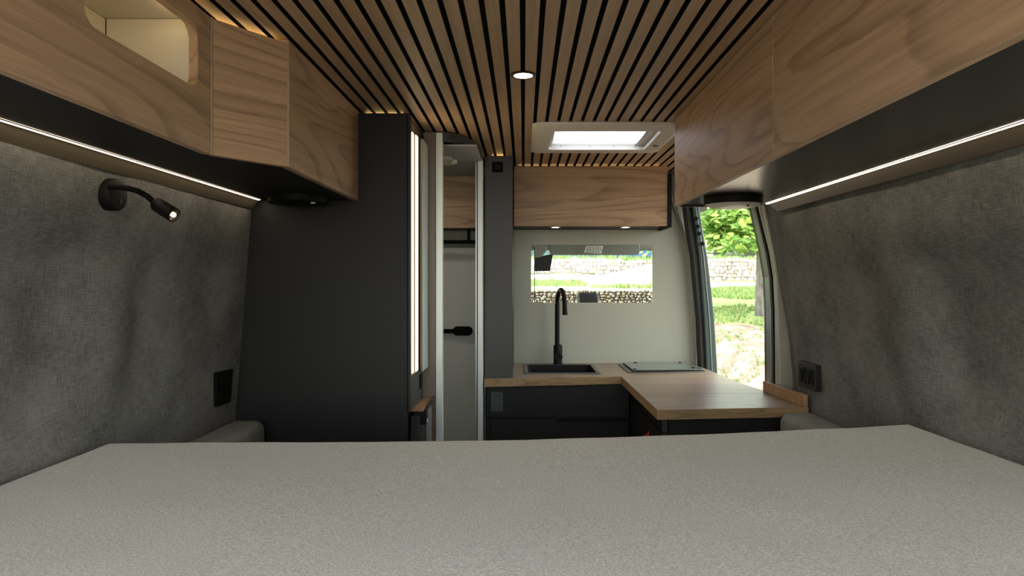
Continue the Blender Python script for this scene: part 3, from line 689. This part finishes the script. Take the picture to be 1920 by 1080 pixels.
# ------------------------------------------------------------------ reading lamp
by, bz = 1.318, CZ+.168; bx = xl(by,.168)-.001
t = thing('reading_lamp','black gooseneck reading lamp on the left wall, its small spot lit','lamp',(bx,by,bz))
MB().lathe((bx,by,bz),(1,0,0),[(.031,-.004),(.031,.018),(.0295,.021),(.026,.0225),(0,.0225)],48).build('base','black',t,smooth=True)
MB().lathe((bx+.0225,by+.002,bz-.013),(1,0,0),[(.0055,0),(.0055,.0015),(.0035,.0015),(.0035,.003),(0,.0035)],20).build('switch','bronze',t,smooth=True)
q = [Vector((bx+.020,by,bz+.014))]
for px,py,X in ((222,350,None),(243,352,None),(262,357,None),(279,367,None),(293,381,None)):
    pass
tgt = [(208,351,bx+.023),(222,350.5,bx+.040),(240,353,bx+.056),(258,358,bx+.068),(275,367,bx+.078),(290,380,bx+.086),(297,385,bx+.090)]
pl = []
for px,py,X in tgt: Y = X*F/(px-CX); pl.append(at(px,py,Y))
pl.insert(0, Vector((bx+.019,pl[0].y,pl[0].z)))
MB().tube(pl,.0055,14).build('gooseneck','matt_black',t,smooth=True)
h0 = pl[-2]; X1 = bx+.130; h1 = at(327,404,X1*F/(327-CX)); dh = (h1-h0).normalized(); Lh = (h1-h0).length
hd = MB().lathe(h0,dh,[(.004,-.002),(.0095,0),(.0105,.003),(.0135,.005),(.0145,.007),(.0145,Lh),(.0125,Lh+.001),(.011,Lh-.003),(0,Lh-.004)],32).build('lamp_head','black',t,smooth=True)
MB().lathe(h0+dh*(Lh-.0035),dh,[(.0108,0),(.0108,.002),(.007,.001),(0,.0008)],24).build('reflector','brass_lens',hd,smooth=True)
MB().lathe(h0+dh*(Lh-.0015),dh,[(.0045,0),(.0035,.002),(0,.003)],20).build('bulb','led_bulb',hd,smooth=True)
# socket and switch
y0_, y1_ = 1.848,1.932; za, zb = CZ-.34, CZ-.247; X = xl(1.89,-.29)
t = thing('wall_socket','black double socket plate low on the left wall beside the wardrobe','socket',(X,1.89,za))
def ws(y,z,o_): return Vector((xl(y,z-CZ)+o_,y,z))
def wbox(y0,y1,z0,z1,o0,o1,f): 
    mb = MB(); s = 1 if f is xl else -1
    L = [[Vector((f(y,z-CZ)+s*o,y,z)) for y,z in ((y0,z0),(y1,z0),(y1,z1),(y0,z1))] for o in (o0,o1)]
    return mb.loft(L,cap=True)
wbox(y0_,y1_,za,zb,.001,.012,xl).build('frame','matt_black',t,bevel=.0015)
wbox(y0_+.012,y1_-.012,za+.010,za+.043,.0121,.0135,xl).build('socket_insert','black',t,bevel=.001)
wbox(y0_+.012,y1_-.012,za+.049,zb-.010,.0121,.0135,xl).build('socket_insert','black',t,bevel=.001)
y0_, y1_ = 1.962,2.085; za, zb = CZ-.317,CZ-.241
t = thing('wall_switch','dark double switch plate on the right wall above the worktop end','switch',(xr(2.02,-.28),2.02,za))
mbx = MB()
X = xr(1.97,-.28)-.004
def rb(y0,y1,z0,z1,o0,o1): return B(X-o1,X-o0,y0,y1,z0,z1)
rb(y0_,y1_,za,zb,.0,.016).build('frame','plate_dark',t,bevel=.0018)
r1 = rb(y0_+.013,y0_+.058,za+.014,zb-.014,.0161,.0185).build('rocker','black',t,bevel=.0008)
r2 = rb(y0_+.063,y1_-.013,za+.014,zb-.014,.0161,.0185).build('rocker','black',t,bevel=.0008)
for r_, ya in ((r1,y0_+.033),(r2,y0_+.085)): MB().prism([(X-.0186,ya-.012,zb-.02),(X-.0186,ya+.012,zb-.02),(X-.021,ya,za+.018)],(-.002,0,0)).build('rocker_wedge','matt_black',r_)

# ------------------------------------------------------------------ driver's cab beyond the bulkhead
pl_ = P2
t = thing('sliding_pane','clear acrylic pane with a thin dark edge in the bulkhead opening','window pane',((wx0+wx1)/2,YB+.008,wz0))
B(at(1003,0,YB).x,wx1-.004,YB+.006,YB+.010,wz0+.001,wz1-.001).build('glass','clear_glass',t)
B(at(1001.5,0,YB).x,at(1003,0,YB).x,YB+.005,YB+.011,wz0+.001,wz1-.012).build('edge_strip','rubber',t)
struct(B(-.85,.85,3.165,4.02,CZ+.33,CZ+.39).build('ceiling','visor'),'grey-green cab headliner')
struct(B(-.97,.97,3.165,3.3,CZ+.395,CZ+.6).build('wall_front','camper_white'))
Yv = 3.85
vis = thing('sun_visor','grey-green folded sun visor with a printed warning label above the windscreen','sun visor',(.35,Yv,CZ+.15))
a_, b_ = at(1030,0,Yv).x, at(1200,0,Yv).x
MB().prism([(x,Yv,z) for x,z in rrect(a_,b_,at(0,478,Yv).z,CZ+.235,.02,5)],(0,.022,0)).build('visor_flap','visor',vis,bevel=.006)
lab = MB().prism([at(1099,461.5,Yv-.001),at(1131,461,Yv-.001),at(1127.5,475.5,Yv-.001),at(1095,474,Yv-.001)],(0,-.0012,0)).build('warning_label','paper',vis)
mb = MB()
random.seed(3)
for row in range(5):
    y_ = 463.2+row*2.35; x_ = 1100.5-row*.55
    while x_ < 1127-row*.3:
        w_ = random.uniform(1.5,5); p_, q_ = at(x_,y_,Yv-.004), at(min(x_+w_,1128),y_+1.2,Yv-.004); mb.box(p_.x,q_.x,Yv-.0045,Yv-.0035,q_.z,p_.z); x_ += w_+random.uniform(.8,1.6)
mb.build('label_print','ink',lab)
tag(MB().prism([at(1100,0,3).to_tuple()]*0 or [(-.85,4.03,CZ+.33),(.85,4.03,CZ+.33),(.85,4.03,CZ+.185),(-.85,4.03,CZ+.185)],(0,.06,0)).build('windscreen_header','visor',bevel=.02,seg=3),'grey-green trim above the windscreen in the cab','trim')
t = thing('rear_view_mirror','black interior mirror housing hanging below the visor in the cab','mirror',(at(1018,0,3.9).x,3.95,at(0,508,3.9).z))
MB().prism([at(1003,482,3.9),at(1037,476,3.9),at(1031.5,508,3.9),at(1002,508.5,3.9)],(0,.04,0)).build('housing','matt_black',t,bevel=.004)
MB().tube([at(1012,481,3.92),(at(1010,470,3.95).x,3.97,CZ+.20)],.012,10).build('mount','visor',t)
tag(MB().prism([at(1003,456,3.8),at(1026,456,3.8),at(1025,470,3.8),at(1016,481,3.8),at(1001,483,3.8)],(0,.06,0)).build('grab_bracket','visor',bevel=.008,seg=3),'grey-green bracket beside the black mirror housing','bracket')
Ys = 3.62
hx = at(1102,0,Ys).x
t = thing('cab_seat','black cab seat whose headrest rises behind the tap in the bulkhead opening','seat',(hx,Ys,0))
MB().loft([[(x,Ys-.045+.09*k_/4,z) for x,z in rrect(hx-.056+s_,hx+.056-s_,CZ-.26,CZ-.058-s_,.022,5)] for k_,s_ in ((0,.01),(1,.0),(2,0),(3,.0),(4,.01))],cap=True).build('headrest','seat_black',t,smooth=True,angle=60)
MB().prism([(x,Ys-.06,z) for x,z in rrect(hx-.24,hx+.24,CZ-.85,CZ-.28,.08,6)],(0,.13,0)).build('backrest','seat_black',t,bevel=.03,seg=3)
for s_ in (-.04,.04): MB().tube([(hx+s_,Ys,CZ-.30),(hx+s_,Ys,CZ-.24)],.006,8).build('headrest_bar','steel',t)
MB().prism([(x,Ys-.02,z) for x,z in rrect(hx-.24,hx+.24,0.0,CZ-.84,.05,4)],(0,.5,0)).build('seat_base','seat_black',t,bevel=.02)
tag(MB().prism([(-.85,4.5,.0),(-.85,4.5,CZ-.42),(-.85,4.85,CZ-.50),(-.85,4.85,0)],(1.7,0,0)).build('dashboard','seat_black',bevel=.02),'black dashboard below the windscreen','dashboard')
tag(MB().tube([(-.86,4.06,CZ+.25),(-.86,4.6,CZ-.4)],.04,8).build('windscreen_pillar','visor'),'left windscreen pillar of the cab','pillar')
tag(MB().tube([(.86,4.06,CZ+.25),(.86,4.6,CZ-.4)],.04,8).build('windscreen_pillar','visor'),'right windscreen pillar of the cab','pillar')

# ------------------------------------------------------------------ outside
def gz(x, y):
    a = interp([(4,-1.75),(12,-.6),(16,-.20),(18,-.095),(19,-.04),(20,.03),(20.4,.03),(20.8,.60),(26,.92),(60,1.1)], y)
    b = interp([(4,-1.75),(11.9,-1.0),(12.05,-.16),(16,.03),(20,.20),(20.4,.2),(20.8,.60),(26,.92),(60,1.1)], y)
    k = ss(2.75,3.05,x); z = b+(a-b)*k
    return CZ+z+.04*noise.noise(Vector((x*.6,y*.6,0)))*(1 if y > 5 else 0)+.012*noise.noise(Vector((x*4,y*4,0)))
mb = MB(); bm = mb.bm
xs = [-40,-20,-10,-5]+[-4+.25*i for i in range(57)]+[11,13,16,20,30,45]; ys = [-40,-15,-5,0,2,4]+[4.5+.5*i for i in range(14)]+[11.7,11.9,12.0,12.06,12.15]+[12.4+.25*i for i in range(33)]+[20.6,20.8,21,21.5,22,23,24,26,28,32,40,60,90]
G = [[bm.verts.new((x,y,gz(x,y))) for y in ys] for x in xs]
for i in range(len(xs)-1):
    for j in range(len(ys)-1): bm.faces.new((G[i][j],G[i+1][j],G[i+1][j+1],G[i][j+1]))
struct(mb.build('ground','ground',smooth=True,angle=60),'dry pale ground with patches of green grass')

def rock(bm, c, sx, sy, sz, seed):
    r = bmesh.ops.create_icosphere(bm, subdivisions=1, radius=1.)
    for v in r['verts']:
        n = v.co.normalized(); k = 1+.28*noise.noise(n*1.3+Vector((seed,seed*.37,0)))
        v.co = Vector((c[0]+math.copysign(abs(n.x)**.7,n.x)*sx*k, c[1]+n.y*sy*k, c[2]+math.copysign(abs(n.z)**.7,n.z)*sz*k))
def stone_wall(x0,x1,y,zb,zt,size,label,ms,mm,seed):
    random.seed(seed)
    t = thing('stone_wall', label, 'wall', ((x0+x1)/2,y,zb(x0)))
    mb = MB(); bm = mb.bm; x = x0
    rows = max(2,int((zt(x0)-zb(x0))/size/.8))
    for r_ in range(rows):
        x = x0+random.uniform(0,size)
        while x < x1:
            w = size*random.uniform(.5,2.1); zz0, zz1 = zb(x), zt(x); hh = (zz1-zz0)/rows
            z = zz0+(r_+.5)*hh+random.uniform(-.22,.22)*hh
            rock(bm,(x+w/2,y-random.uniform(0,.05),z),w*.53,.12,hh*random.uniform(.42,.75),random.uniform(0,99)); x += w*.98
    mb.build('stones',ms,t)
    mb = MB(); n = 24; L = []
    for i in range(n+1):
        x = x0+(x1-x0)*i/n; L.append([(x,y-.02,zb(x)-.2),(x,y+.28,zb(x)-.2),(x,y+.28,zt(x)-.03),(x,y-.02,zt(x)-.03)])
    mb.loft(L,cap=True).build('mortar_core',mm,t)
stone_wall(-3,9.5,20.3,lambda x:CZ+.02,lambda x:CZ+.665-.02*max(0,x-3)*.3+.03*math.sin(x*1.3),.13,'long pale dry-stone wall running behind the road outside','stone_pale','mortar',5)
stone_wall(-1.2,2.7,11.98,lambda x:CZ-.42,lambda x:CZ-.145,.055,'low brown rubble-stone wall straight ahead outside the windscreen','stone_low','mortar_low',9)
tag(MB().prism([(1.3,17.3,CZ+.0),(3.35,17.3,CZ+.0),(3.35,17.3,CZ+.44),(2.9,17.3,CZ+.33),(2.2,17.3,CZ+.17)],(0,2.6,0)).build('ramp','concrete'),'pale concrete ramp rising to the right in front of the stone wall','ramp')
tag(MB().tube([at(1091,542,13.),at(1091,529,13.)],[.025,.015],8).build('wooden_stake','post_wood'),'short yellow-brown stake in the pale ground behind the low wall','stake')
# grass tufts
def tufts(n, xr_, yr_, cond, h, label, seed):
    random.seed(seed); mb = MB(); bm = mb.bm; k = 0
    while k < n:
        x, y = random.uniform(*xr_), random.uniform(*yr_)
        if not cond(x,y): continue
        k += 1; z = gz(x,y)
        for b_ in range(5):
            a = random.uniform(0,6.28); w = .012; dx, dy_ = math.cos(a)*w, math.sin(a)*w; ox, oy = random.uniform(-.05,.05), random.uniform(-.05,.05); lean = random.uniform(-.04,.04); hh = h*random.uniform(.5,1.3)
            bm.faces.new([bm.verts.new(p) for p in ((x+ox-dx,y+oy-dy_,z-.01),(x+ox+dx,y+oy+dy_,z-.01),(x+ox+lean,y+oy+lean,z+hh))])
    o = mb.build('grass','grass'); tag(o,label,'grass',kind='stuff')
nz = lambda x,y: noise.noise(Vector((x*.7,y*.7,4)))
tufts(2600,(3.05,7.5),(11.35,17.0),lambda x,y: nz(x,y) > -.12,.07,'green grass growing on the bank before the road',1)
tufts(700,(.0,2.7),(12.3,15.6),lambda x,y: x < 2.8 and (x < 1.3 and y > 13.4) or (x > 1.2 and y < 13.5 and nz(x,y)>0),.08,'short green grass on the pale terrace ahead',2)
tufts(1500,(-3,10),(20.9,23),lambda x,y: True,.16,'green grass along the top of the stone wall',3)
tufts(350,(2.6,5.5),(6.5,11.3),lambda x,y: nz(x*1.7,y*1.7) > .1,.045,'sparse grass tufts on the dry pale ground',4)

# trees
def tree(base, h, r, crown, nleaf, leaf, label, seed, barkm='bark'):
    random.seed(seed); t = thing('tree', label, 'tree', base)
    bx_,by_,bz_ = base
    pts = [(bx_+.05*math.sin(k*.9)*k/6,by_,bz_-.1+(h+.1)*k/6) for k in range(7)]
    MB().tube(pts,[r*(1.15-.1*k) for k in range(7)],14).build('trunk',barkm,t,smooth=True,angle=60)
    top_ = Vector(pts[-1]); cc, cr = crown
    for k in range(7):
        a = random.uniform(0,6.28); e = Vector(cc)+Vector((math.cos(a)*cr[0]*.8,math.sin(a)*cr[1]*.8,random.uniform(-.6,.5)*cr[2]))
        st = Vector(pts[4])+(top_-Vector(pts[4]))*random.random(); md = (st+e)/2+Vector((0,0,.15))
        MB().tube([st,md,e],[r*.35,r*.2,r*.07],7).build('branch',barkm,t,smooth=True)
    mb = MB(); bm = mb.bm
    clumps = [Vector((random.gauss(0,.48),random.gauss(0,.48),random.uniform(-.95,.9))) for _ in range(70)]
    for k in range(nleaf):
        cl = random.choice(clumps); v = cl+Vector((random.gauss(0,.16),random.gauss(0,.16),random.gauss(0,.13)))
        p = Vector((cc[0]+v.x*cr[0],cc[1]+v.y*cr[1],cc[2]+v.z*cr[2]))
        if p.z < cc[2]-cr[2]: continue
        a = Vector((random.gauss(0,1),random.gauss(0,1),random.gauss(0,.5))).normalized(); b = a.orthogonal().normalized(); s = leaf*random.uniform(.6,1.3)
        q_ = [p-a*s, p-a*s*.3+b*s*.55, p+a*s*.5+b*s*.35, p+a*s, p+a*s*.4-b*s*.4, p-a*s*.35-b*s*.5]
        bm.faces.new([bm.verts.new(w) for w in q_])
    mb.build('foliage','leaf',t)
    return t
bt = at(1425,592,12.0)
tree((bt.x,bt.y,gz(bt.x,bt.y)-.0),2.5,.085,((bt.x-.25,11.9,CZ+1.6),(1.45,1.2,1.1)),9000,.07,'slim pale-barked tree with a bright green crown outside the open sliding door',11)
tree((11.5,36,CZ+1.),4,.2,((11.5,36,CZ+4.2),(3.5,2.5,3.2)),3500,.22,'large tree standing far behind the stone wall',12)
tree((-2,38,CZ+1.),4,.2,((-2,38,CZ+4.6),(3.5,2.5,3.0)),3500,.22,'large tree farther left, far behind the mesh fence',13)
# vehicles and fence beyond the wall
t = thing('camper_van','white camper parked beyond the stone wall, seen under the tree crown','camper',(9.0,27,CZ+.9))
a_, b_ = at(1332,0,27).x, at(1424,0,27).x
MB().prism([(a_,27,CZ+1.15),(b_,27,CZ+1.15),(b_,27,CZ+3.0),(a_+.35,27,CZ+3.0),(a_,27,CZ+2.2)],(0,2.0,0)).build('body','camper_white',t,bevel=.08,seg=3)
B(a_+.45,a_+.95,26.97,27.0,CZ+1.9,CZ+2.4).build('window','dark_glass',t,bevel=.02)
B(a_+1.15,a_+1.6,26.97,27.0,CZ+1.9,CZ+2.4).build('window','dark_glass',t,bevel=.02)
for x in (a_+.45,b_-.45): MB().lathe((x,26.98,CZ+1.2),(0,1,0),[(.32,0),(.32,.2),(0,.2)],24).build('wheel','rubber',t)
tag(MB().prism([(a_+.1,25.5,CZ+.95),(a_+.9,25.5,CZ+.95),(a_+.6,25.5,CZ+1.75),(a_+.3,25.5,CZ+1.8)],(0,.6,0)).build('folded_parasol','fridge_grey',bevel=.08),'grey covered object standing in front of the white camper','cover')
t = thing('mesh_fence','blue-green screened fence beyond the stone wall, seen through the windscreen','fence',(0,27,CZ+.9))
B(-4,6.6,27,27.05,CZ+.85,CZ+1.55).build('screen','fence_green',t)
for k in range(6): B(-4+2.1*k,-3.94+2.1*k,26.94,26.99,CZ+.8,CZ+1.6).build('fence_post','grey_metal',t)
t = thing('car','blue car parked beyond the stone wall, seen through the windscreen','car',(5.1,25,CZ+.85))
MB().prism([(3.3,25,CZ+.88),(5.6,25,CZ+.88),(5.6,25,CZ+1.1),(5.0,25,CZ+1.18),(4.6,25,CZ+1.5),(3.7,25,CZ+1.5),(3.3,25,CZ+1.2)],(0,1.5,0)).build('body','car_blue',t,bevel=.06,seg=3)
B(3.8,4.5,24.97,25.0,CZ+1.22,CZ+1.42).build('window','dark_glass',t)

# ------------------------------------------------------------------ light
w = bpy.data.worlds.new('World'); bpy.context.scene.world = w; w.use_nodes = True; nt = w.node_tree
sky = nt.nodes.new('ShaderNodeTexSky'); sky.sky_type = 'NISHITA'; sky.sun_disc = False; sky.sun_elevation = math.radians(52); sky.sun_rotation = math.radians(-60); sky.dust_density = 2.5; sky.air_density = 1.0
bg = nt.nodes['Background']; 
mixn = nt.nodes.new('ShaderNodeMix'); mixn.data_type = 'RGBA'; mixn.inputs[0].default_value = .6; mixn.inputs[7].default_value = (6.3,6.2,5.6,1)
nt.links.new(sky.outputs[0], mixn.inputs[6]); nt.links.new(mixn.outputs[2], bg.inputs[0]); bg.inputs[1].default_value = .75
s = bpy.data.lights.new('sun','SUN'); s.energy = 3.6; s.angle = math.radians(1.5); s.color = (1,.95,.87)
so = bpy.data.objects.new('sun', s); C.objects.link(so)
so.rotation_euler = Vector((.55,.45,-1.)).to_track_quat('-Z','Y').to_euler(); so['kind'] = 'structure'
def area(name, loc, sx, sy, energy, col, rot=(0,0,0)):
    l = bpy.data.lights.new(name,'SPOT'); l.energy = energy; l.color = col; l.spot_size = math.radians(95); l.spot_blend = .7; l.shadow_soft_size = .012
    o = bpy.data.objects.new(name,l); C.objects.link(o); o.location = loc; o.rotation_euler = rot; return o
area('spot_beam',(0,1.65,ZC-.006),0,0,1.2,(1,.82,.6)); 
for x in (.137,.441): area('spot_beam',(x,2.965,CZ+.232),0,0,.35,(1,.68,.4))

cam = bpy.data.cameras.new('camera'); co = bpy.data.objects.new('camera', cam); C.objects.link(co)
cam.sensor_width = 36; cam.lens = 24; cam.shift_x = -(CX-960)/1920; cam.shift_y = -(540-CY)/1920; cam.clip_start = .01; cam.clip_end = 500
co.location = (0,0,CZ); co.rotation_euler = (math.radians(90),0,0)
sc = bpy.context.scene; sc.camera = co
sc.view_settings.view_transform = 'Standard'; sc.view_settings.look = 'None'; sc.view_settings.gamma = 1; sc.view_settings.use_curve_mapping = False
sc.view_settings.exposure = .62
sc.cycles.max_bounces = 10; sc.cycles.diffuse_bounces = 5
